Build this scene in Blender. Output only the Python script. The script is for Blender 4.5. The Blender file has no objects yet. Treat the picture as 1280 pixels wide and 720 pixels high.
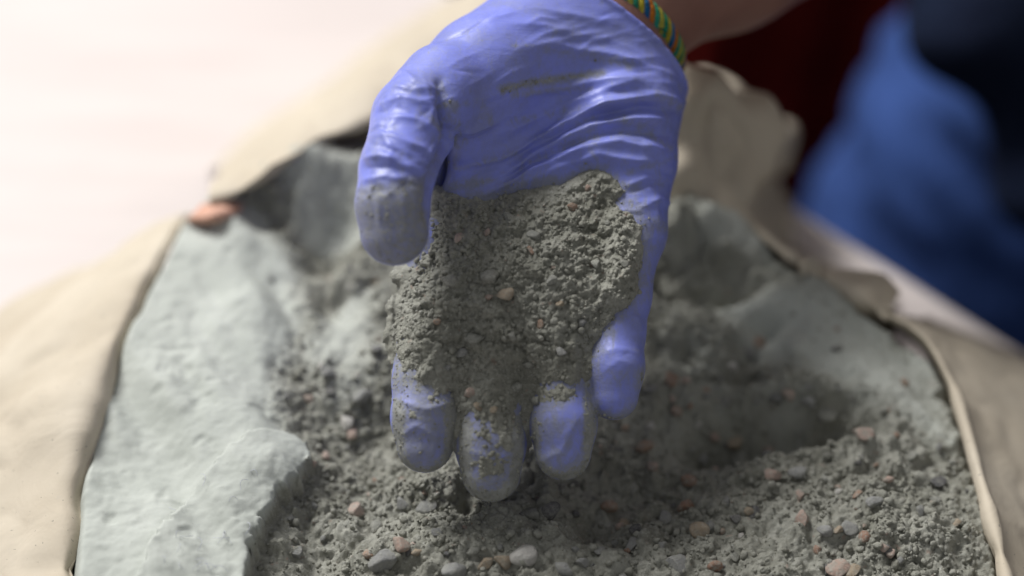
import bpy, math, random
import numpy as np
from mathutils import Vector, Matrix

random.seed(7)
rng = np.random.default_rng(11)
scene = bpy.context.scene
col = scene.collection

# ------------------------------------------------------------------ camera
PITCH = math.radians(42)
FOCAL, SENSOR, FOCUS = 85.0, 36.0, 0.70
KF = SENSOR / FOCAL                       # frame width per metre of depth
FWD = np.array([0, math.cos(PITCH), -math.sin(PITCH)])
UP = np.array([0, math.sin(PITCH), math.cos(PITCH)])
RT = np.array([1.0, 0, 0])
P0 = np.array([0, 0, 0.057])              # centre of the held handful; z = 0 is the level of the mix
CAM = P0 - FOCUS * FWD
cd = bpy.data.cameras.new('camera')
cam = bpy.data.objects.new('camera', cd); col.objects.link(cam)
cam.location = CAM
cam.rotation_euler = (math.pi / 2 - PITCH, 0, 0)
cd.lens, cd.sensor_width = FOCAL, SENSOR
cd.clip_start, cd.clip_end = 0.02, 50
cd.dof.use_dof = True
cd.dof.focus_distance = 0.700
cd.dof.aperture_fstop = 3.1
scene.camera = cam

# ------------------------------------------------------------------ light
world = bpy.data.worlds.new('World'); scene.world = world; world.use_nodes = True
bg = world.node_tree.nodes['Background']
bg.inputs[0].default_value = (0.96, 0.97, 1.0, 1); bg.inputs[1].default_value = 0.305


def area_light(name, loc, target, sx, sy, power, color):
    l = bpy.data.lights.new(name, 'AREA'); l.shape = 'RECTANGLE'; l.size, l.size_y = sx, sy
    l.energy = power; l.color = color
    o = bpy.data.objects.new(name, l); col.objects.link(o)
    o.location = loc
    o.rotation_euler = (Vector(target) - Vector(loc)).to_track_quat('-Z', 'Y').to_euler()
    return o


area_light('window_light', (-1.15, 1.30, 1.90), (0, 0, 0), 1.2, 1.0, 102, (1.0, 0.99, 0.98))

scene.view_settings.view_transform = 'Standard'
scene.view_settings.look = 'None'
scene.view_settings.exposure = 0.0
scene.view_settings.gamma = 1.0
scene.view_settings.use_curve_mapping = False
scene.cycles.use_denoising = True
scene.cycles.max_bounces = 6


# ------------------------------------------------------------------ helpers: space
def P(px, py, d):
    """world point for a spot of the photograph that lies d metres deep"""
    k = KF * d / 1280
    return CAM + FWD * d + RT * ((px - 640) * k) + UP * ((360 - py) * k)


def PZ(px, py, h):
    """world point for a spot of the photograph that lies at height h"""
    r = FWD + RT * ((px - 640) * KF / 1280) + UP * ((360 - py) * KF / 1280)
    return CAM + r * ((h - CAM[2]) / r[2])


def project(p):
    q = np.asarray(p) - CAM
    d = q @ FWD
    return 640 + (q @ RT) / (KF * d) * 1280, 360 - (q @ UP) / (KF * d) * 1280, d


MM = KF * FOCUS * 1000 / 1280             # mm for each design unit in the plane of the hand


def H(px, py, z):
    """hand frame (mm): x across the fingers, y towards the wrist, z out of the palm"""
    f = (FOCUS - z * 0.001) / FOCUS
    return np.array([(px - 640) * MM * f, (360 - py) * MM * f, z], dtype=np.float32)


def unH(v):
    f = (FOCUS - v[:, 2] * 0.001) / FOCUS
    return 640 + v[:, 0] / (MM * f), 360 - v[:, 1] / (MM * f)


def hand_to_world(v):
    v = np.asarray(v, dtype=np.float64) * 0.001
    return P0 + v[:, :1] * RT + v[:, 1:2] * UP - v[:, 2:3] * FWD


def smooth(a, b, x):
    t = np.clip((x - a) / (b - a), 0, 1)
    return t * t * (3 - 2 * t)


# ------------------------------------------------------------------ helpers: noise
def _hash(ix, iy, iz, seed):
    h = (ix.astype(np.uint32) * np.uint32(374761393) + iy.astype(np.uint32) * np.uint32(668265263)
         + iz.astype(np.uint32) * np.uint32(2246822519) + np.uint32((seed * 3266489917) & 0xffffffff))
    h = (h ^ (h >> np.uint32(13))) * np.uint32(1274126177)
    h = (h ^ (h >> np.uint32(16))) * np.uint32(2654435769)
    h = h ^ (h >> np.uint32(15))
    return h.astype(np.float32) / np.float32(4294967295.0)


def vnoise(p, seed=0):
    i = np.floor(p).astype(np.int64); f = (p - i).astype(np.float32)
    f = f * f * f * (f * (f * 6 - 15) + 10)
    out = 0
    for a in (0, 1):
        for b in (0, 1):
            for c in (0, 1):
                w = (f[:, 0] if a else 1 - f[:, 0]) * (f[:, 1] if b else 1 - f[:, 1]) * (f[:, 2] if c else 1 - f[:, 2])
                out = out + w * _hash(i[:, 0] + a, i[:, 1] + b, i[:, 2] + c, seed)
    return out * 2 - 1


def fbm(p, scale, octv=4, gain=0.5, seed=0):
    p = np.asarray(p, dtype=np.float64) * scale
    s = 0; a = 1.0; n = 0
    for o in range(octv):
        s = s + a * vnoise(p + 17.3 * o, seed + o * 7); n += a
        a *= gain; p = p * 2.03
    return s / n


# ------------------------------------------------------------------ helpers: solids
def lens(v):
    return np.sqrt(np.sum(v * v, axis=-1))


def round_cone(X, a, b, r1, r2):
    a = np.asarray(a, np.float32); b = np.asarray(b, np.float32)
    ba = b - a
    h = np.clip(((X - a) @ ba) / float(ba @ ba), 0, 1)
    return lens(X - a - h[..., None] * ba) - (r1 + (r2 - r1) * h)


def ellipsoid(X, c, r):
    q = (X - np.asarray(c, np.float32)) / np.asarray(r, np.float32)
    k0 = lens(q)
    return (k0 - 1.0) * float(min(r))


def smin(a, b, k):
    h = np.maximum(k - np.abs(a - b), 0) / k
    return np.minimum(a, b) - h * h * k * 0.25


def make_grid(lo, hi, h):
    ax = [np.arange(lo[i], hi[i] + h, h, dtype=np.float32) for i in range(3)]
    return np.stack(np.meshgrid(*ax, indexing='ij'), axis=-1)


def surface_nets(f, lo, h):
    s = f < 0
    nx, ny, nz = f.shape
    cnt = np.zeros((nx - 1, ny - 1, nz - 1), np.int8)
    for a in (0, 1):
        for b in (0, 1):
            for c in (0, 1):
                cnt += s[a:nx - 1 + a, b:ny - 1 + b, c:nz - 1 + c]
    act = (cnt > 0) & (cnt < 8)
    idx = np.argwhere(act)
    vid = -np.ones(act.shape, np.int64); vid[act] = np.arange(len(idx))
    acc = np.zeros((len(idx), 3)); n = np.zeros(len(idx))
    for ax in range(3):
        o1, o2 = [k for k in range(3) if k != ax]
        for u in (0, 1):
            for w in (0, 1):
                q = idx.copy(); q[:, o1] += u; q[:, o2] += w
                r = q.copy(); r[:, ax] += 1
                f0 = f[q[:, 0], q[:, 1], q[:, 2]]; f1 = f[r[:, 0], r[:, 1], r[:, 2]]
                m = (f0 < 0) != (f1 < 0)
                t = f0[m] / (f0[m] - f1[m])
                p = q[m].astype(float); p[:, ax] += t
                acc[m] += p; n[m] += 1
    verts = acc / n[:, None] * h + np.asarray(lo)
    faces = []
    for ax in range(3):
        o1, o2 = (ax + 1) % 3, (ax + 2) % 3
        sl0 = [slice(None)] * 3; sl1 = [slice(None)] * 3
        sl0[ax] = slice(0, -1); sl1[ax] = slice(1, None)
        e0, e1 = s[tuple(sl0)], s[tuple(sl1)]
        q = np.argwhere(e0 != e1)
        ok = (q[:, o1] > 0) & (q[:, o2] > 0) & (q[:, o1] < f.shape[o1] - 1) & (q[:, o2] < f.shape[o2] - 1)
        q = q[ok]
        flip = ~e0[q[:, 0], q[:, 1], q[:, 2]]
        c = []
        for (u, w) in ((-1, -1), (0, -1), (0, 0), (-1, 0)):
            r = q.copy(); r[:, o1] += u; r[:, o2] += w
            c.append(vid[r[:, 0], r[:, 1], r[:, 2]])
        c = np.stack(c, 1)
        c[flip] = c[flip][:, ::-1]
        faces.append(c)
    return verts, np.concatenate(faces)


def vnormals(v, f):
    n = np.zeros_like(v, dtype=np.float64)
    fn = np.cross(v[f[:, 2]] - v[f[:, 0]], v[f[:, -1]] - v[f[:, 1]])
    for k in range(f.shape[1]):
        np.add.at(n, f[:, k], fn)
    return n / (np.linalg.norm(n, axis=1, keepdims=True) + 1e-12)


def relax(v, f, it=3, lam=0.5):
    e = np.concatenate([f[:, [i, (i + 1) % f.shape[1]]] for i in range(f.shape[1])])
    e = np.concatenate([e, e[:, ::-1]])
    deg = np.bincount(e[:, 0], minlength=len(v)).astype(float)[:, None]
    for _ in range(it):
        s = np.stack([np.bincount(e[:, 0], weights=v[e[:, 1], k], minlength=len(v)) for k in range(3)], 1)
        v = v + lam * (s / deg - v)
    return v


def mesh_obj(name, verts, faces, mats, parent=None, attrs=None, shade=True, origin=None):
    verts = np.asarray(verts, dtype=np.float64)
    faces = np.asarray(faces)
    me = bpy.data.meshes.new(name)
    o0 = np.zeros(3) if origin is None else np.asarray(origin, float)
    n, k = faces.shape
    me.vertices.add(len(verts)); me.vertices.foreach_set('co', (verts - o0).astype(np.float32).ravel())
    me.loops.add(n * k); me.loops.foreach_set('vertex_index', faces.astype(np.int32).ravel())
    me.polygons.add(n)
    me.polygons.foreach_set('loop_start', np.arange(0, n * k, k, dtype=np.int32))
    me.update(calc_edges=True)
    if shade:
        me.polygons.foreach_set('use_smooth', np.ones(n, bool))
    for an, av in (attrs or {}).items():
        me.attributes.new(an, 'FLOAT', 'POINT').data.foreach_set('value', np.asarray(av, np.float32))
    me.materials.append(mats)
    me.validate()
    o = bpy.data.objects.new(name, me); col.objects.link(o)
    o.location = o0
    if parent is not None:
        o.parent = parent
        o.location = Vector(o0) - parent.matrix_basis.translation
    return o


def tag(o, label, cat=None, group=None, kind=None):
    if label: o['label'] = label
    if cat: o['category'] = cat
    if group: o['group'] = group
    if kind: o['kind'] = kind
    return o


def empty(name, loc):
    o = bpy.data.objects.new(name, None); col.objects.link(o); o.location = loc
    o.empty_display_size = 0.02
    return o


def seg_dist(px, py, pts):
    """distance to a polyline and the position (0..1) along it"""
    best = np.full(px.shape, 1e9, np.float32); par = np.zeros(px.shape, np.float32)
    n = len(pts) - 1
    for i in range(n):
        (ax, ay), (bx, by) = pts[i], pts[i + 1]
        dx, dy = bx - ax, by - ay
        t = np.clip(((px - ax) * dx + (py - ay) * dy) / (dx * dx + dy * dy), 0, 1)
        d = np.hypot(px - ax - t * dx, py - ay - t * dy)
        m = d < best
        best = np.where(m, d, best); par = np.where(m, (i + t) / n, par)
    return best, par


def poly_sd(px, py, pts):
    """signed distance to a polygon, positive inside"""
    d, _ = seg_dist(px, py, list(pts) + [pts[0]])
    ins = np.zeros(px.shape, bool)
    n = len(pts)
    for i in range(n):
        (x0, y0), (x1, y1) = pts[i], pts[(i + 1) % n]
        c = (y0 > py) != (y1 > py)
        with np.errstate(divide='ignore', invalid='ignore'):
            xi = x0 + (py - y0) * (x1 - x0) / ((y1 - y0) if y1 != y0 else 1e-9)
        ins ^= c & (px < xi)
    return np.where(ins, d, -d)


def catmull(Pc, t):
    n = len(Pc)
    x = t * (n - 1); i = np.clip(np.floor(x).astype(int), 0, n - 2); f = (x - i)[:, None]
    Pc = np.asarray(Pc)
    sh = Pc.shape[1:]
    f = f.reshape((-1,) + (1,) * len(sh))
    p0 = Pc[np.maximum(i - 1, 0)]; p1 = Pc[i]; p2 = Pc[i + 1]; p3 = Pc[np.minimum(i + 2, n - 1)]
    return 0.5 * (2 * p1 + (p2 - p0) * f + (2 * p0 - 5 * p1 + 4 * p2 - p3) * f ** 2 + (3 * p1 - p0 - 3 * p2 + p3) * f ** 3)


def tube(pts, r, seg=8, close=False):
    pts = np.asarray(pts, float); n = len(pts)
    tg = np.roll(pts, -1, 0) - np.roll(pts, 1, 0) if close else np.gradient(pts, axis=0)
    tg /= np.linalg.norm(tg, axis=1, keepdims=True)
    ref = np.array([0.13, 0.31, 0.94])
    s = np.cross(tg, ref); s /= np.linalg.norm(s, axis=1, keepdims=True)
    b = np.cross(tg, s)
    a = np.linspace(0, 2 * math.pi, seg, endpoint=False)
    rr = np.broadcast_to(np.asarray(r, float), (n,))
    V = pts[:, None] + rr[:, None, None] * (np.cos(a)[None, :, None] * s[:, None] + np.sin(a)[None, :, None] * b[:, None])
    F = []
    m = n if close else n - 1
    for i in range(m):
        for k in range(seg):
            F.append((i * seg + k, i * seg + (k + 1) % seg, ((i + 1) % n) * seg + (k + 1) % seg, ((i + 1) % n) * seg + k))
    return V.reshape(-1, 3), np.array(F)


# ------------------------------------------------------------------ materials
class NT:
    def __init__(self, name):
        self.m = bpy.data.materials.new(name); self.m.use_nodes = True
        self.t = self.m.node_tree; self.b = self.t.nodes['Principled BSDF']
        self.tc = self.t.nodes.new('ShaderNodeTexCoord')

    def n(self, typ, **kw):
        x = self.t.nodes.new(typ)
        for k, v in kw.items():
            if k in x.inputs.keys(): x.inputs[k].default_value = v
            else: setattr(x, k, v)
        return x

    def l(self, a, b): self.t.links.new(a, b)

    def noise(self, scale, detail=4, rough=0.55, vec=None, dist=0.0):
        x = self.n('ShaderNodeTexNoise', Scale=scale, Detail=detail, Roughness=rough, Distortion=dist)
        self.l(vec if vec is not None else self.tc.outputs['Object'], x.inputs['Vector'])
        return x.outputs['Fac']

    def ramp(self, fac, stops):
        r = self.n('ShaderNodeValToRGB')
        while len(r.color_ramp.elements) < len(stops): r.color_ramp.elements.new(0.5)
        for e, (p, c) in zip(r.color_ramp.elements, stops):
            e.position = p; e.color = (*c, 1) if len(c) == 3 else c
        self.l(fac, r.inputs[0]); return r.outputs['Color']

    def mix(self, fac, a, b, mode='MIX'):
        x = self.n('ShaderNodeMix', data_type='RGBA', blend_type=mode)
        for s, v in ((0, fac), (6, a), (7, b)):
            if hasattr(v, 'is_output'): self.l(v, x.inputs[s])
            elif s == 0: x.inputs[0].default_value = v
            else: x.inputs[s].default_value = (*v, 1)
        return x.outputs[2]

    def math(self, op, a, b=0.0, c=0.0, clamp=False):
        x = self.n('ShaderNodeMath', operation=op, use_clamp=clamp)
        for s, v in ((0, a), (1, b), (2, c)):
            if hasattr(v, 'is_output'): self.l(v, x.inputs[s])
            else: x.inputs[s].default_value = v
        return x.outputs[0]

    def sstep(self, v, a, b):
        x = self.n('ShaderNodeMapRange', interpolation_type='SMOOTHSTEP')
        self.l(v, x.inputs['Value']); x.inputs['From Min'].default_value = a; x.inputs['From Max'].default_value = b
        return x.outputs['Result']

    def attr(self, name):
        return self.n('ShaderNodeAttribute', attribute_name=name).outputs['Fac']

    def bump(self, height, strength, dist, prev=None):
        x = self.n('ShaderNodeBump', Distance=dist)
        if hasattr(strength, 'is_output'): self.l(strength, x.inputs['Strength'])
        else: x.inputs['Strength'].default_value = strength
        self.l(height, x.inputs['Height'])
        if prev is not None: self.l(prev, x.inputs['Normal'])
        return x.outputs[0]

    def out(self, color=None, rough=None, normal=None, **kw):
        for k, v in (('Base Color', color), ('Roughness', rough), ('Normal', normal)):
            if v is None: continue
            if hasattr(v, 'is_output'): self.l(v, self.b.inputs[k])
            else: self.b.inputs[k].default_value = (*v, 1) if k == 'Base Color' else v
        for k, v in kw.items():
            self.b.inputs[k.replace('_', ' ')].default_value = v
        return self.m

    def stretch(self, sx, sy, sz, rot=(0, 0, 0)):
        x = self.n('ShaderNodeMapping'); self.l(self.tc.outputs['Object'], x.inputs['Vector'])
        x.inputs['Scale'].default_value = (sx, sy, sz); x.inputs['Rotation'].default_value = rot
        return x.outputs[0]


DUST_A, DUST_B = (0.242, 0.240, 0.198), (0.420, 0.418, 0.365)


def mat_mix():
    t = NT('dry_mix')
    sm = t.attr('smooth')
    c1 = t.ramp(t.noise(60, 5, 0.65), [(0.30, DUST_A), (0.70, DUST_B)])
    fine = t.noise(1100, 3, 0.7)
    c1 = t.mix(t.math('MULTIPLY', t.sstep(fine, 0.55, 0.72), 0.45), c1, (0.56, 0.56, 0.53))
    c1 = t.mix(t.math('MULTIPLY', t.sstep(fine, 0.45, 0.28), 0.35), c1, (0.17, 0.17, 0.15))
    spec = t.noise(420, 2, 0.5)
    c1 = t.mix(t.math('MULTIPLY', t.sstep(spec, 0.68, 0.74), 0.5), c1, (0.38, 0.27, 0.22))
    c2 = t.ramp(t.noise(45, 5, 0.6), [(0.3, (0.38, 0.40, 0.365)), (0.7, (0.47, 0.49, 0.45))])
    c2 = t.mix(t.math('MULTIPLY', t.sstep(t.noise(300, 4, 0.7), 0.60, 0.75), 0.35), c2, (0.25, 0.25, 0.23))
    c = t.mix(sm, c1, c2)
    st = t.math('SUBTRACT', 1.0, t.math('MULTIPLY', sm, 0.82))
    nb = t.bump(t.noise(330, 6, 0.72), t.math('MULTIPLY', st, 0.9), 0.0016)
    nb = t.bump(t.noise(1300, 4, 0.75), t.math('MULTIPLY', st, 0.8), 0.0006, nb)
    return t.out(c, 0.95, nb, Specular_IOR_Level=0.15)


def mat_pebble(name, a, b, dust=0.45):
    t = NT(name)
    oi = t.n('ShaderNodeObjectInfo')
    c = t.mix(oi.outputs['Random'], a, b)
    c = t.mix(t.math('MULTIPLY', t.sstep(t.noise(1.6, 5, 0.7), 0.45, 0.62), 0.35), c, tuple(x * 0.55 for x in a))
    geo = t.n('ShaderNodeNewGeometry')
    d = t.math('MULTIPLY', t.sstep(t.noise(2.3, 5, 0.75), 0.40, 0.62), dust)
    c = t.mix(d, c, DUST_B)
    nb = t.bump(t.noise(5.0, 6, 0.7), 0.5, 0.12)
    return t.out(c, 0.8, nb, Specular_IOR_Level=0.3)


def mat_glove():
    t = NT('nitrile_glove')
    base = t.ramp(t.noise(35, 3), [(0.3, (0.195, 0.228, 0.66)), (0.7, (0.225, 0.260, 0.72))])
    a = t.attr('dust')
    s = t.math('ADD', a, t.math('MULTIPLY', t.math('SUBTRACT', t.noise(230, 7, 0.72, t.stretch(1.5, 0.8, 0.8, (0.2, 0.3, 0.1)), 0.8), 0.5), 1.9))
    s2 = t.math('ADD', a, t.math('MULTIPLY', t.math('SUBTRACT', t.noise(900, 4, 0.7), 0.5), 1.2))
    film = t.math('MULTIPLY', t.sstep(s, 0.22, 0.85), 0.74)
    crust = t.math('MULTIPLY', t.sstep(s2, 0.78, 1.0), 0.9)
    dc = t.ramp(t.noise(300, 4, 0.7), [(0.3, (0.19, 0.19, 0.165)), (0.7, (0.33, 0.335, 0.31))])
    # faint handling haze everywhere
    haze = t.math('MULTIPLY', t.sstep(t.noise(70, 6, 0.7), 0.34, 0.70), 0.62)
    c = t.mix(haze, base, (0.18, 0.195, 0.33))
    c = t.mix(film, c, (0.235, 0.245, 0.27))
    c = t.mix(crust, c, dc)
    cov = t.math('MAXIMUM', film, crust)
    rough = t.math('ADD', t.math('MULTIPLY', cov, 0.42), 0.41, clamp=True)
    w = t.stretch(1.0, 1.0, 3.2, (0.5, 0.35, 0.0))
    nb = t.bump(t.noise(120, 3, 0.5, w, 1.2), 0.12, 0.0012)
    nb = t.bump(t.noise(330, 4, 0.6, t.stretch(0.25, 1.0, 1.0, (0.0, 0.35, 0.3)), 0.5), 0.22, 0.0008, nb)
    nb = t.bump(t.noise(900, 5, 0.7), t.math('MULTIPLY', cov, 0.9), 0.0006, nb)
    t.b.inputs['Subsurface Weight'].default_value = 0.10
    t.b.inputs['Subsurface Radius'].default_value = (0.3, 0.3, 1.0)
    t.b.inputs['Subsurface Scale'].default_value = 0.0015
    return t.out(c, rough, nb, Specular_IOR_Level=0.45)


def mat_paper():
    t = NT('kraft_paper')
    c = t.ramp(t.noise(22, 5, 0.6), [(0.3, (0.45, 0.39, 0.30)), (0.7, (0.55, 0.49, 0.395))])
    c = t.mix(t.math('MULTIPLY', t.sstep(t.noise(170, 5, 0.7), 0.58, 0.75), 0.30), c, (0.40, 0.37, 0.32))
    c = t.mix(t.math('MULTIPLY', t.sstep(t.noise(700, 2, 0.5), 0.70, 0.74), 0.8), c, (0.20, 0.19, 0.16))
    nb = t.bump(t.noise(40, 4, 0.5, None, 0.6), 0.35, 0.004)
    nb = t.bump(t.noise(900, 3, 0.6), 0.15, 0.0004, nb)
    return t.out(c, 0.75, nb, Specular_IOR_Level=0.25)


def mat_table():
    t = NT('pale_laminate')
    w = t.stretch(1.0, 9.0, 1.0, (0, 0, 0.75))
    c = t.ramp(t.noise(9, 5, 0.6, w, 0.4), [(0.3, (0.60, 0.535, 0.51)), (0.7, (0.67, 0.61, 0.585))])
    c = t.mix(t.math('MULTIPLY', t.sstep(t.noise(60, 5, 0.7), 0.6, 0.8), 0.3), c, (0.5, 0.46, 0.42))
    nb = t.bump(t.noise(400, 3, 0.6), 0.06, 0.0004)
    return t.out(c, 0.5, nb, Specular_IOR_Level=0.35)


def mat_denim():
    t = NT('blue_denim')
    c = t.ramp(t.noise(16, 5, 0.6), [(0.3, (0.008, 0.022, 0.095)), (0.72, (0.032, 0.072, 0.25))])
    tw = t.n('ShaderNodeTexWave', Scale=420.0, Distortion=1.0, Detail=2.0)
    t.l(t.stretch(1, 1, 0.6, (0.3, 0.6, 0.2)), tw.inputs['Vector'])
    c = t.mix(t.math('MULTIPLY', tw.outputs['Fac'], 0.15), c, (0.16, 0.25, 0.46))
    nb = t.bump(tw.outputs['Fac'], 0.3, 0.0006)
    nb = t.bump(t.noise(22, 4, 0.55), 0.5, 0.01, nb)
    return t.out(c, 0.9, nb, Specular_IOR_Level=0.1, Sheen_Weight=0.0)


def mat_cloth(name, a, b, scale=30):
    t = NT(name)
    c = t.ramp(t.noise(scale, 5, 0.6), [(0.3, a), (0.7, b)])
    nb = t.bump(t.noise(scale * 1.5, 4, 0.6), 0.4, 0.008)
    return t.out(c, 0.9, nb, Specular_IOR_Level=0.1)


def mat_skin():
    t = NT('skin')
    c = t.ramp(t.noise(45, 5, 0.6), [(0.3, (0.20, 0.095, 0.07)), (0.7, (0.28, 0.145, 0.105))])
    nb = t.bump(t.noise(500, 4, 0.6), 0.25, 0.0006)
    t.b.inputs['Subsurface Weight'].default_value = 0.15
    t.b.inputs['Subsurface Radius'].default_value = (1.0, 0.35, 0.2)
    t.b.inputs['Subsurface Scale'].default_value = 0.004
    return t.out(c, 0.55, nb, Specular_IOR_Level=0.4)


M_MIX = mat_mix()
M_GLOVE = mat_glove()
M_PAPER = mat_paper()
M_TABLE = mat_table()
M_DENIM = mat_denim()
M_RED = mat_cloth('dark_red_cloth', (0.11, 0.007, 0.005), (0.16, 0.012, 0.007))
M_SHADE = mat_cloth('shade_navy', (0.008, 0.012, 0.030), (0.014, 0.022, 0.050))  # near-black navy standing in for shade on the jeans
M_SKIN = mat_skin()
M_FLOOR = mat_cloth('dark_floor', (0.012, 0.018, 0.035), (0.022, 0.03, 0.05), 6)
M_TAPE = mat_cloth('orange_print', (0.52, 0.29, 0.21), (0.62, 0.40, 0.31), 60)
M_THREAD = mat_cloth('tan_thread', (0.42, 0.20, 0.08), (0.52, 0.28, 0.12), 200)
M_PALE = mat_cloth('pale_thread', (0.40, 0.42, 0.48), (0.55, 0.56, 0.60), 200)
PEB = {
    'grey': mat_pebble('grey_stone', (0.22, 0.22, 0.21), (0.33, 0.33, 0.32)),
    'dark': mat_pebble('dark_stone', (0.10, 0.10, 0.105), (0.17, 0.165, 0.16), 0.35),
    'pink': mat_pebble('pink_stone', (0.42, 0.29, 0.23), (0.52, 0.40, 0.34), 0.65),
    'rust': mat_pebble('rust_stone', (0.31, 0.18, 0.125), (0.38, 0.26, 0.19), 0.65),
    'tan': mat_pebble('tan_stone', (0.34, 0.27, 0.19), (0.45, 0.37, 0.28), 0.40),
    'white': mat_pebble('white_stone', (0.56, 0.54, 0.50), (0.70, 0.68, 0.64), 0.25),
    'dusty': mat_pebble('dusty_stone', (0.24, 0.24, 0.21), (0.30, 0.30, 0.27), 0.8),
}

# ------------------------------------------------------------------ table and floor
TZ = -0.08
f_v = np.array([[-4, -3, -0.83], [4, -3, -0.83], [4, 5, -0.83], [-4, 5, -0.83]])
tag(mesh_obj('floor', f_v, [[0, 1, 2, 3]], M_FLOOR), None, kind='structure')
e0 = PZ(590, 0, TZ)[:2]; e1 = PZ(1280, 435, TZ)[:2]
ed = (e1 - e0) / np.linalg.norm(e1 - e0)                       # along the table edge, towards the viewer's right
en = np.array([-ed[1], ed[0]])
if en @ np.array([1, 1]) < 0: en = -en                         # out of the table, towards the person
A = e0 - ed * 0.95; B = e1 + ed * 0.35


def box_pts(c0, c1, c2, c3, z0, z1):
    v = [(*c, z0) for c in (c0, c1, c2, c3)] + [(*c, z1) for c in (c0, c1, c2, c3)]
    f = [[3, 2, 1, 0], [4, 5, 6, 7], [0, 1, 5, 4], [1, 2, 6, 5], [2, 3, 7, 6], [3, 0, 4, 7]]
    return np.array(v, float), np.array(f)


table = empty('table', (*((A + B) / 2 - en * 0.45), -0.83))
tag(table, 'pale pinkish laminate table under the open paper sack', 'table')
v, f = box_pts(A - en * 0.95, B - en * 0.95, B, A, TZ - 0.03, TZ)
if np.cross(np.append(B - A, 0), np.append(en, 0))[2] < 0: f = f[:, ::-1]
top = mesh_obj('tabletop', v, f, M_TABLE, table, shade=False)
bv = top.modifiers.new('bevel', 'BEVEL'); bv.width = 0.004; bv.segments = 3
for (a, b) in ((0.05, 0.05), (0.95, 0.05), (0.05, 0.95), (0.95, 0.95)):
    c = A + (B - A) * a - en * 0.95 * b
    q = 0.025
    v, f = box_pts(c - ed * q - en * q, c + ed * q - en * q, c + ed * q + en * q, c - ed * q + en * q, -0.83, TZ - 0.03)
    lg = mesh_obj('leg', v, f, M_TABLE, table, shade=False)

# ------------------------------------------------------------------ heap of dry mix
GX0, GX1, GY0, GY1 = -0.185, 0.185, -0.125, 0.32
xs = np.arange(GX0, GX1, 0.00065)
ys = [GY0]
while ys[-1] < GY1:
    ys.append(ys[-1] + (0.00062 if ys[-1] < 0.02 else 0.00062 + (ys[-1] - 0.02) * 0.006))
ys = np.array(ys)
Xg, Yg = np.meshgrid(xs, ys, indexing='ij')


def plane_px(x, y):
    q = np.stack([x, y, np.zeros_like(x)], -1) - CAM
    d = q @ FWD
    return 640 + x / (KF * d) * 1280, 360 - (q @ UP) / (KF * d) * 1280


# outline of the opening of the sack (traced on the level of the mix)
LIP_L = [(90, 800), (97, 640), (112, 555), (142, 465), (182, 378), (225, 292), (262, 262)]
LIP_B = [(262, 262), (320, 222), (400, 190), (470, 160), (600, 150), (760, 200), (850, 255), (925, 283), (1040, 350), (1110, 392)]
LIP_R = [(1110, 392), (1165, 435), (1200, 510), (1228, 620), (1255, 730), (1275, 830)]
OUT = LIP_L + LIP_B[1:] + LIP_R[1:] + [(1275, 1100), (90, 1100)]

SLAB = [(60, 900), (60, 600), (110, 420), (190, 300), (260, 285), (330, 300), (365, 350), (372, 420), (362, 480), (362, 540), (385, 566),
        (388, 590), (372, 618), (352, 640), (338, 672), (318, 705), (306, 740), (290, 800), (280, 900)]
PLATE = [(388, 574), (352, 566), (312, 578), (276, 604), (248, 634), (222, 672), (196, 712), (160, 790), (150, 900), (285, 900), (292, 800), (308, 740),
         (320, 705), (340, 672), (354, 640), (374, 618), (388, 592)]
PATCH = [(960, 350), (1040, 370), (1120, 410), (1170, 460), (1195, 530), (1180, 545), (1120, 500), (1040, 470), (960, 440), (900, 400), (890, 370)]

# mounds and hollows: centre, half sizes (in the photograph's pixels), height, turn
BUMPS = [
    (455, 252, 95, 42, 0.012, 0), (385, 250, 40, 22, 0.006, 0), (830, 262, 110, 40, 0.010, 0.2), (250, 330, 75, 45, 0.010, 0), (340, 270, 60, 40, 0.010, 0.3), (400, 240, 70, 35, 0.006, 0),
    (330, 300, 26, 16, -0.008, 0.4), (395, 330, 30, 26, -0.009, 0.8), (430, 300, 22, 30, -0.006, 0),
    (455, 545, 70, 60, -0.006, 0), (420, 640, 60, 80, -0.004, 0), (370, 420, 24, 15, -0.004, 0), (410, 385, 30, 20, -0.006, 0),
    (880, 305, 75, 28, 0.014, 0.25), (900, 362, 55, 14, -0.010, 0.25), (1010, 372, 80, 28, 0.008, 0.4), (960, 405, 22, 10, -0.007, 0.3),
    (870, 395, 40, 20, 0.004, 0), (940, 432, 30, 12, -0.006, -0.2), (905, 462, 60, 13, -0.010, -0.25), (850, 500, 50, 22, 0.003, 0),
    (985, 518, 92, 24, -0.020, -0.12), (905, 538, 48, 18, -0.012, -0.2), (1060, 548, 65, 16, 0.005, -0.35), (930, 470, 60, 9, 0.005, -0.35),
    (830, 560, 90, 45, -0.010, 0), (760, 600, 60, 30, -0.006, 0), (1000, 480, 80, 8, 0.004, -0.05),
    (640, 690, 120, 26, 0.006, 0), (610, 650, 40, 20, 0.004, 0), (680, 610, 14, 30, 0.006, 0.3), (735, 655, 45, 22, -0.006, 0),
    (585, 625, 12, 22, -0.008, 0), (540, 610, 45, 14, 0.005, 0.2), (460, 690, 60, 22, 0.002, 0), (1080, 650, 90, 50, 0.004, 0),
    (640, 300, 220, 90, 0.004, 0), (480, 470, 60, 30, 0.004, 0), (860, 430, 26, 12, -0.006, -0.4), (820, 460, 26, 12, 0.004, 0),
]


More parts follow.
